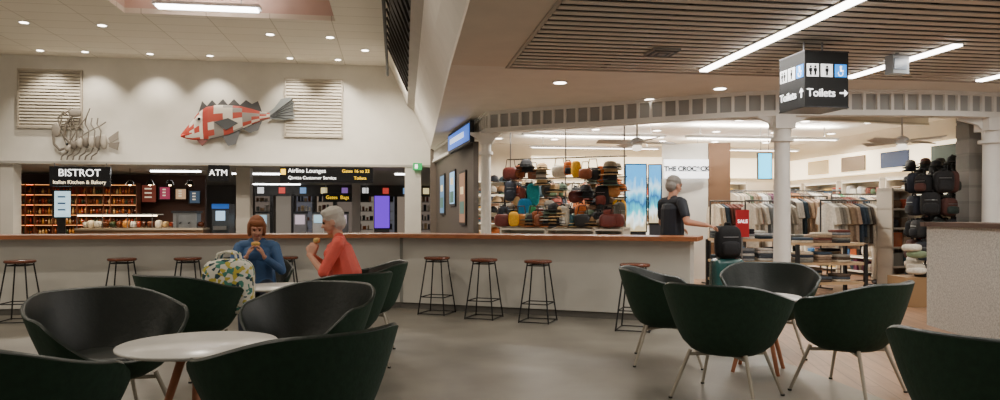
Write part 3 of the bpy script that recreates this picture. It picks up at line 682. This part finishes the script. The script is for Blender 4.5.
for u in(30,70,110,170): spot(W(RF(u,0,21.3)[0],21.3,2.3),75,165,(1,.74,.48))
b=B(True); r0=RF(212,0,20.4)[0]; r1=RF(229,0,20.4)[0]; b.box((r0,20.4,0),(r1,21.1,1.55),'#3a4046',GL); b.box((r0+.1,20.38,1.1),(r1-.1,20.4,1.36),'#98b8d0',ES); b.box((r0+.05,20.3,.85),(r1-.05,20.42,.95),'#888888',ME); b.box((r0,20.36,1.42),(r1,20.4,1.55),'#1a4a90',ES); b.build('cash_machine')
# distant shopfronts: recessed bays with mullions, lit header signs and small shelves
b=B(True); F1=31.0
r0=RF(250,0,F1)[0]; r1=RF(436,0,F1)[0]; b.box((r0,F1,2.05),(r1,F1+.3,WB),'#3a3632'); nb=9; bw=(r1-r0)/nb
for k in range(nb):
    x0=r0+k*bw; b.box((x0-.06,F1,0),(x0+.06,F1+.3,2.1),'#2c2a28'); b.box((x0+.3,F1-.02,2.15),(x0+bw-.3,F1,2.4),['#d8d8d8','#b03830','#6080a8','#d8c890','#705090'][k%5],ES)
    b.box((x0+.06,F1+.8,0),(x0+bw-.06,F1+.85,2.05),['#5a5048','#6a6258','#4a4a50','#706458'][k%4],ES)  # back boards glow to stand for lit shop interiors
    for z in(.6,1.0,1.4,1.8):
        if k%3!=1:
            b.box((x0+.12,F1+.5,z),(x0+bw-.12,F1+.8,z+.03),'#8a8278')
            x=x0+.15
            while x<x0+bw-.25: w=random.uniform(.06,.16); b.box((x,F1+.55,z+.03),(x+w,F1+.7,z+.03+random.uniform(.12,.28)),random.choice(MUT)); x+=w+.05
b.build('distant_shopfronts')
b=B(True)
for u,f in((262,25),(300,24),(318,28),(342,25)):
    r=RF(u,0,f)[0]; b.box((r-.2,f,0),(r+.2,f+.3,1.3),random.choice(['#9a9aa0','#c0b8b0','#4a5060'])); b.box((r-.15,f-.02,.95),(r+.15,f,1.25),random.choice(['#90b0c0','#b0a0a8']),ES); b.box((r-.22,f-.03,1.3),(r+.22,f+.33,1.36),'#303438')
b.build('check_in_kiosks')
# ---------------- chairs
def chair_mesh():
    b=B()
    def sm(a,x0,x1): 
        t=max(0,min(1,(a-x0)/(x1-x0))); return t*t*(3-2*t)
    NP=56
    def ring(ph,inner):
        a=abs(ph); d=math.degrees(a)
        h=1-.30*sm(d,30,105)-.60*sm(d,102,145)-.10*sm(d,135,180)
        rz=.43+.36*h; R=.345+.09*sm(h,0,.6)
        pts=[]
        o=.028 if inner else 0
        for r_,z_ in((0.002,.30),(.12,.302),(.2,.312)): pts.append((r_,z_+o))
        for k in range(9):
            t=k/8; r=.245+(R-.245)*(t**.62); z=.335+(rz-.335)*t
            if inner: r-=.03*(1-.25*t); z+= .02*(1-t)
            pts.append((max(r,.01),z))
        return [(r*math.sin(ph)*1.0,-r*math.cos(ph)*.95,z) for r,z in pts]
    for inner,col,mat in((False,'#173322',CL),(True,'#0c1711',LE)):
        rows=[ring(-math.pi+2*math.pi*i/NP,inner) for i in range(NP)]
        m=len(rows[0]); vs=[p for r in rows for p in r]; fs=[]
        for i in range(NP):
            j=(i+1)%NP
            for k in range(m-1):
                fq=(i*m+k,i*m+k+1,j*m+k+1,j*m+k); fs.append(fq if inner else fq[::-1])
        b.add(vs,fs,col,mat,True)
    o=[ring(-math.pi+2*math.pi*i/NP,False)[-1] for i in range(NP)]; n=[ring(-math.pi+2*math.pi*i/NP,True)[-1] for i in range(NP)]
    mid=[((a[0]+c[0])/2,(a[1]+c[1])/2,max(a[2],c[2])+.012) for a,c in zip(o,n)]
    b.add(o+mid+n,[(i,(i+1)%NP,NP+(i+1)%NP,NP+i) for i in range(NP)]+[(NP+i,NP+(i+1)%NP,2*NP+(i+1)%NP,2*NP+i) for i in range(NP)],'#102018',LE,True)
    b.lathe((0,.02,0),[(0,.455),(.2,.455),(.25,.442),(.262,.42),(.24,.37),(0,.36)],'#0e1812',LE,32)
    for sx in(-1,1):
        for sy in(-1,1):
            b.cyl((sx*.19,sy*.17,.33),(sx*.29,sy*.27,0.004),.013,.010,'#a8a090',GL,10); b.cyl((sx*.29,sy*.27,0),(sx*.29,sy*.27,.012),.014,.014,'#222222',PA,10)
    b.tube([(-.19,-.17,.3),(.19,.17,.3)],.012,'#a8a090',GL); b.tube([(.19,-.17,.3),(-.19,.17,.3)],.012,'#a8a090',GL)
    return b.mesh('tub_chair')
CM=chair_mesh()
def chair(x,y,fx,fy):
    o=bpy.data.objects.new('tub_chair',CM); o.location=(x,y,0); o.rotation_euler=(0,0,math.atan2(fy,fx)-math.pi/2); bpy.context.scene.collection.objects.link(o)
def table(x,y,r=.385,h=.60,rot=.3):
    b=B(); b.lathe((x,y,h-.022),[(0,0),(r-.02,0),(r,.01),(r,.018),(r-.004,.022),(0,.022)],'#e4e2dc',GL,48)
    b.cyl((x,y,h-.05),(x,y,h-.022),.12,.14,'#8a5a3a',PA,20)
    for k in range(4):
        a=rot+k*math.pi/2; b.cyl((x+.07*math.cos(a),y+.07*math.sin(a),h-.04),(x+.24*math.cos(a),y+.24*math.sin(a),0),.022,.015,'#9c6242',PA,12)
    b.build('round_cafe_table')
T1=(-1.53,3.66); T2=(-2.04,6.6); T3=(2.08,5.8)
table(*T1); table(*T2,.35); table(*T3,.33)
chair(-1.90,2.85,.3,.72); chair(-2.28,4.2,.67,-.54); chair(-.86,3.05,-.6,.55); chair(-1.22,4.55,-.35,-.8)
chair(-2.45,5.72,.4,.85); chair(-1.30,5.85,-.7,.65); chair(-1.30,6.95,-.9,-.15); chair(-2.6,7.5,.3,-.9)
chair(1.43,6.15,.95,-.2); chair(1.56,4.95,.6,.75); chair(2.45,6.55,-.3,-.85); chair(2.46,5.1,-.55,.7); chair(2.05,2.92,.75,.5)
# ---------------- stools
def stool(x,y,rz=0):
    b=B(); b.M=Matrix.Translation((x,y,0))@Matrix.Rotation(rz,4,'Z'); h=.72
    b.lathe((0,0,h-.035),[(0,0),(.15,0),(.165,.01),(.165,.028),(.155,.035),(0,.03)],'#6a3a28',GL,24)
    for sx in(-1,1):
        for sy in(-1,1): b.cyl((sx*.1,sy*.1,h-.03),(sx*.18,sy*.18,0),.009,.009,'#141414',PA,8)
    for z,k in((.22,.155),(h-.06,.105),(.0+.012,.178)):
        q=[(-k,-k,z),(k,-k,z),(k,k,z),(-k,k,z),(-k,-k,z)]; b.tube(q,.007,'#141414',PA,6)
    b.build('bar_stool')
for u,D in((20,8.45),(122,8.85),(188,9.0),(285,9.2),(437,9.15),(484,8.75),(538,8.45),(635,7.85),(-90,8.2)):
    p=P(u,0,D); stool(p.x,p.y,TH if u<400 else -.35)
# ---------------- people
def sphere_pts():
    out=[]
    for j in range(7):
        ph=-math.pi/2+math.pi*j/6
        for i in range(12):
            t=2*math.pi*i/12; out.append(Vector((math.cos(ph)*math.cos(t),math.cos(ph)*math.sin(t),math.sin(ph))))
    return out
SP=sphere_pts()
def vec3(r): return Vector((r,r,r)) if not hasattr(r,'__len__') else Vector(r)
def person(name,M,prims,voxel=.0055,smooth=3):
    bmx=bmesh.new(); data=[]
    for (L,p0,p1,r0,r1,col) in prims:
        p0=Vector(p0);p1=Vector(p1);r0=vec3(r0);r1=vec3(r1)
        b2=bmesh.new()
        for s_ in SP: b2.verts.new(L@(p0+Vector((s_.x*r0.x,s_.y*r0.y,s_.z*r0.z))))
        if (p1-p0).length>1e-5:
            for s_ in SP: b2.verts.new(L@(p1+Vector((s_.x*r1.x,s_.y*r1.y,s_.z*r1.z))))
        bmesh.ops.remove_doubles(b2,verts=b2.verts,dist=1e-5)
        g=bmesh.ops.convex_hull(b2,input=b2.verts)
        bmesh.ops.delete(b2,geom=[v for v in b2.verts if not v.link_faces],context='VERTS')
        bmesh.ops.recalc_face_normals(b2,faces=b2.faces)
        tm=bpy.data.meshes.new('t'); b2.to_mesh(tm); b2.free(); bmx.from_mesh(tm); bpy.data.meshes.remove(tm)
        data.append((L.inverted(),p0,p1,r0,r1,lin(col)))
    me=bpy.data.meshes.new(name+'_raw'); bmx.to_mesh(me); bmx.free()
    ob=bpy.data.objects.new(name+'_raw',me); bpy.context.scene.collection.objects.link(ob)
    md=ob.modifiers.new('r','REMESH'); md.mode='VOXEL'; md.voxel_size=voxel; md.use_smooth_shade=True
    ms=ob.modifiers.new('s','SMOOTH'); ms.factor=.5; ms.iterations=smooth
    dg=bpy.context.evaluated_depsgraph_get(); dg.update(); me2=bpy.data.meshes.new_from_object(ob.evaluated_get(dg))
    bpy.data.objects.remove(ob)
    n=len(me2.vertices); co=np.empty(n*3); me2.vertices.foreach_get('co',co); co=co.reshape(-1,3)
    best=np.full(n,1e9); col=np.zeros((n,4)); col[:,3]=1
    for Li,p0,p1,r0,r1,c in data:
        A=np.array(Li); q=co@A[:3,:3].T+A[:3,3]; p0=np.array(p0);p1=np.array(p1);r0=np.array(r0);r1=np.array(r1)
        d=p1-p0; dd=d@d; t=np.clip(((q-p0)@d)/dd,0,1) if dd>1e-9 else np.zeros(n)
        rr=r0+(r1-r0)*t[:,None]; pp=p0+d*t[:,None]; qq=np.linalg.norm((q-pp)/rr,axis=1); sd=(qq-1)*rr.min(axis=1)
        m=sd<best; best[m]=sd[m]; col[m,:3]=c
    at=me2.color_attributes.new('Col','FLOAT_COLOR','POINT'); at.data.foreach_set('color',col.ravel())
    me2.materials.clear(); me2.materials.append(SKINM)
    me2.polygons.foreach_set('use_smooth',[True]*len(me2.polygons))
    o=bpy.data.objects.new(name,me2); o.matrix_world=M; bpy.context.scene.collection.objects.link(o); return o
I4=Matrix.Identity(4)
def head(pr,c,yaw=0,pitch=0,skin='#c99a80',hair='#8a8580',style='short',glasses=False):
    L=Matrix.Translation(c)@Matrix.Rotation(yaw,4,'Z')@Matrix.Rotation(pitch,4,'X')
    def e(p,r,col,p1=None,r1=None): pr.append((L,p,p1 or p,r,r1 or r,col))
    e((0,-.01,.02),(.072,.09,.086),skin); e((0,.02,-.035),(.058,.066,.07),skin); e((0,.048,-.088),(.03,.028,.024),skin)
    e((0,.084,.0),.008,skin,(0,.1,-.03),.013); e((-.02,.075,-.03),.02,skin);e((.02,.075,-.03),.02,skin)
    e((-.045,.07,.025),.012,skin,(.045,.07,.025),.012)
    for s_ in(-1,1):
        e((s_*.03,.079,.004),.0105,'#2a211c'); e((s_*.074,0,-.015),(.012,.022,.032),skin)
        e((s_*.018,.086,.022),.005,hair,(s_*.042,.08,.022),.005)
    e((-.02,.083,-.062),.008,'#a05a50',(.02,.083,-.062),.008)
    e((0,-.02,.045),(.083,.1,.083),hair); e((0,-.05,-.015),(.08,.07,.085),hair)
    if style=='bob':
        for s_ in(-1,1): e((s_*.07,-.01,.01),(.025,.055,.06),hair,(s_*.072,-.005,-.06),(.022,.045,.04))
        e((-.04,.06,.07),(.035,.03,.03),hair,(.045,.055,.075),(.035,.03,.03))
    if style=='puffy':
        e((0,-.02,.06),(.09,.1,.08),hair); e((-.03,.05,.085),.035,hair,(.03,.05,.085),.035)
def hand(pr,wr,d,n,s_,skin,curl=.7,sc=1):
    wr=Vector(wr);d=Vector(d).normalized();n=Vector(n);n=(n-d*n.dot(d)).normalized();sv=d.cross(n).normalized()*s_
    Ls=[.070,.080,.074,.058]
    for i in range(4):
        k=wr+d*(.085-.004*abs(i-1.3))*sc+sv*((i-1.5)*.021)*sc
        pr.append((I4,wr+sv*((i-1.5)*.012)*sc,k,.016*sc,.0115*sc,skin))
        a=curl*.7; p=k
        for seg in range(3):
            dr=(d*math.cos(a)+n*math.sin(a)); q_=p+dr*Ls[i]*(.45,.32,.23)[seg]*sc
            pr.append((I4,p,q_,(.0098-.001*seg)*sc,(.009-.001*seg)*sc,skin)); p=q_; a+=curl
    t0=wr+d*.025*sc-sv*.022*sc; t1=wr+d*.06*sc-sv*.05*sc+n*.015*sc; t2=t1+(d*.8+n*.5).normalized()*.035*sc
    pr.append((I4,t0,t1,.015*sc,.0115*sc,skin)); pr.append((I4,t1,t2,.0115*sc,.009*sc,skin))
def seated(shirt,pants,skin,hair,style,yaw,pitch,sleeve,wide=1.0,shoe='#333333',spread=.25,lean=0.04,wz=.93):
    pr=[]; A=lambda p0,p1,r0,r1,c:pr.append((I4,p0,p1,r0,r1,c)); w=wide
    A((0,0,.56),(0,.0,.70),(.175*w,.15*w,.11),(.16*w,.14*w,.1),shirt); A((0,0,.70),(0,lean,.88),(.16*w,.14*w,.1),(.165,.125,.1),shirt)
    A((-.07,lean+.07,.85),(.07,lean+.07,.85),.065,.065,shirt)
    A((-.14,lean,.955),(.14,lean,.955),.06,.06,shirt); A((-.05,lean,.99),(.05,lean,.99),.05,.05,shirt)
    A((0,lean,.99),(0,lean+.03,1.08),.048,.046,skin)
    for s_ in(-1,1):
        sh=(s_*.175,lean,.94); el=(s_*spread,lean+.12,.70); wr=(s_*.085,lean+.25,wz)
        A(sh,el,.058,.048,shirt); elv=Vector(el);wv=Vector(wr)
        if sleeve=='long': A(el,elv.lerp(wv,.85),.046,.036,shirt); A(elv.lerp(wv,.8),wr,.026,.023,skin)
        else: A(Vector(sh).lerp(elv,.75),el,.04,.037,skin); A(el,wr,.037,.024,skin)
        hand(pr,wr,Vector((-s_*.035,-.03,.1)),Vector((-s_*1,-.1,-.2)),s_,skin,.55)
        A((s_*.09,.02,.535),(s_*.11,.44,.51),.088,.062,pants); A((s_*.11,.44,.51),(s_*.11,.42,.1),.058,.04,pants); A((s_*.11,.40,.045),(s_*.11,.54,.035),(.042,.042,.042),(.04,.045,.032),shoe)
    head(pr,(0,lean+.06,1.145),yaw,pitch,skin,hair,style)
    return pr
def bodyM(x,y,fx,fy,z=0,s=1): return Matrix.Translation((x,y,z))@Matrix.Rotation(math.atan2(fy,fx)-math.pi/2,4,'Z')@Matrix.Scale(s,4)
def held(parent,c,sz,col):
    b=B(); b.sup((0,0,0),sz,col,CL,.7); b.sup((0,0,.0),(sz[0]*1.04,sz[1]*1.04,sz[2]*.25),'#7a9a4a',CL,.8); o=bpy.data.objects.new('sandwich',b.mesh('sandwich')); o.location=c; o.parent=parent; bpy.context.scene.collection.objects.link(o)
w=person('seated_woman',bodyM(-2.5,7.42,.25,-.95,0,.98),seated('#3c5f8c','#2a3040','#c08c74','#8a5230','bob',.1,-.38,'long',1.1,wz=.85))
held(w,(0,.24,.98),(.09,.06,.05),'#d8a860')
w=person('seated_woman',bodyM(-1.48,6.82,-.97,-.15,0,1.04),seated('#e05a4c','#2c3350','#cc9880','#c6bfb5','puffy',0,-.25,'short',1.15,wz=.84))
held(w,(0,.24,.97),(.09,.06,.05),'#d8b070')
def standing(sh,pn,sk,hair,arms,bare=True):
    pr=[]; A=lambda p0,p1,r0,r1,c:pr.append((I4,p0,p1,r0,r1,c))
    A((0,0,.95),(0,0,1.12),(.185,.135,.1),(.175,.13,.1),sh); A((0,0,1.12),(0,.01,1.30),(.175,.13,.1),(.19,.13,.1),sh); A((-.16,0,1.385),(.16,0,1.385),.068,.068,sh); A((-.05,0,1.42),(.05,0,1.42),.052,.052,sh)
    A((0,0,1.42),(0,.02,1.52),.058,.055,sk)
    for s_,el,wr in arms:
        shd=Vector((s_*.2,0,1.37)); el=Vector(el); wr=Vector(wr)
        A(shd,shd.lerp(el,.65),.07,.06,sh); A(shd.lerp(el,.5),el,.048,.044,sk); A(el,wr,.043,.028,sk); hand(pr,wr,(wr-el),Vector((0,0,-1)) if abs((wr-el).normalized().z)<.9 else Vector((-s_,0,0)),s_,sk,.5)
    for s_ in(-1,1):
        A((s_*.09,0,.9),(s_*.1,.01,.5),(.092,.1,.09),.06,pn); A((s_*.1,.01,.5),(s_*.11,-.02,.1),.06,.045,pn); A((s_*.11,-.03,.05),(s_*.12,.14,.035),.045,(.045,.05,.035),'#1a1a1a')
    head(pr,(0,.035,1.60),0,-.2,sk,hair,'short'); return pr
person('standing_man',bodyM(2.2,9.2,.85,.35,0,1.02),standing('#141a26','#20232b','#b8866c','#86817a',((1,(.33,-.02,1.14),(.42,.2,1.10)),(-1,(-.28,.04,1.13),(-.22,.26,1.06)))))
AR=((1,(.26,.0,1.12),(.27,.06,.88)),(-1,(-.26,.0,1.12),(-.27,.06,.88)))
for u,D,c1,c2 in((881,13.0,'#c8b8a0','#e0d8c8'),):
    p=P(u,0,D); person('display_mannequin',bodyM(p.x,p.y,-.2,-1,.0,1.0),standing(c1,c2,'#d8d2c8','#d8d2c8',AR),.012,2)
# luggage
b=B(); x,y=2.84,9.0
b.sup((x,y,.42),(.4,.26,.58),'#1f4a48',GL,.3,.1,24,14)
for k in(-.12,-.04,.04,.12): b.cbox((x+k,y-.13,.42),(.012,.012,.46),'#183c3a',GL,.1)
for sx in(-.15,.15):
    for sy in(-.08,.08): b.cyl((x+sx-.015,y+sy,.04),(x+sx+.015,y+sy,.04),.035,.035,'#222222',PA,14); b.cyl((x+sx,y+sy,.04),(x+sx,y+sy,.14),.015,.015,'#444444',PA)
b.tube([(x-.09,y+.09,.7),(x-.09,y+.09,1.05),(x+.09,y+.09,1.05),(x+.09,y+.09,.7)],.01,'#999999',ME)
b.build('rolling_suitcase')
b=B(); backpack(b,(x,y-.02,.70),'#0c0d10',.32,.42,.2,.1,'#131417'); b.build('backpack')
# tote bag
def tote_mat():
    m,nt,bs=newmat('floral_tote'); tc=nt.nodes.new('ShaderNodeTexCoord'); v=nt.nodes.new('ShaderNodeTexVoronoi'); v.inputs['Scale'].default_value=34; nt.links.new(tc.outputs['Object'],v.inputs['Vector'])
    cr=nt.nodes.new('ShaderNodeValToRGB'); cr.color_ramp.interpolation='CONSTANT'; e=cr.color_ramp.elements; e[0].color=(*lin('#e6e2d2'),1); e[1].position=.85; e[1].color=(*lin('#c9b84a'),1)
    for p_,c in((.35,'#4a8a7a'),(.5,'#ece8da'),(.65,'#2a4a50'),(.75,'#e6e2d2')): k=e.new(p_); k.color=(*lin(c),1)
    sp=nt.nodes.new('ShaderNodeSeparateColor'); nt.links.new(v.outputs['Color'],sp.inputs[0]); nt.links.new(sp.outputs[0],cr.inputs[0]); nt.links.new(cr.outputs[0],bs.inputs['Base Color']); bs.inputs['Roughness'].default_value=.8; return m
b=B(); x,y=-2.17,5.76
b.sup((x,y,.68),(.4,.22,.44),'#ffffff',PA,.5,.2,24,14)
for yy in(-.05,.05): b.tube([(x-.09,y+yy,.86),(x-.07,y+yy,.94),(x,y+yy,.96),(x+.07,y+yy,.94),(x+.09,y+yy,.86)],.01,'#d8d4c4',PA,8)
b.build('floral_tote_bag',[tote_mat()]*8)
# ---------------- world, camera
w=bpy.data.worlds.new('world'); bpy.context.scene.world=w; w.use_nodes=True
w.node_tree.nodes['Background'].inputs[0].default_value=(.9,.82,.72,1); w.node_tree.nodes['Background'].inputs[1].default_value=.38
cam=bpy.data.cameras.new('camera'); co=bpy.data.objects.new('camera',cam); bpy.context.scene.collection.objects.link(co)
co.location=(0,0,H); co.rotation_euler=(math.pi/2,0,0); cam.sensor_width=36; cam.lens=FP/1000*36; cam.shift_y=.015; cam.clip_start=.05; cam.clip_end=200
bpy.context.scene.camera=co
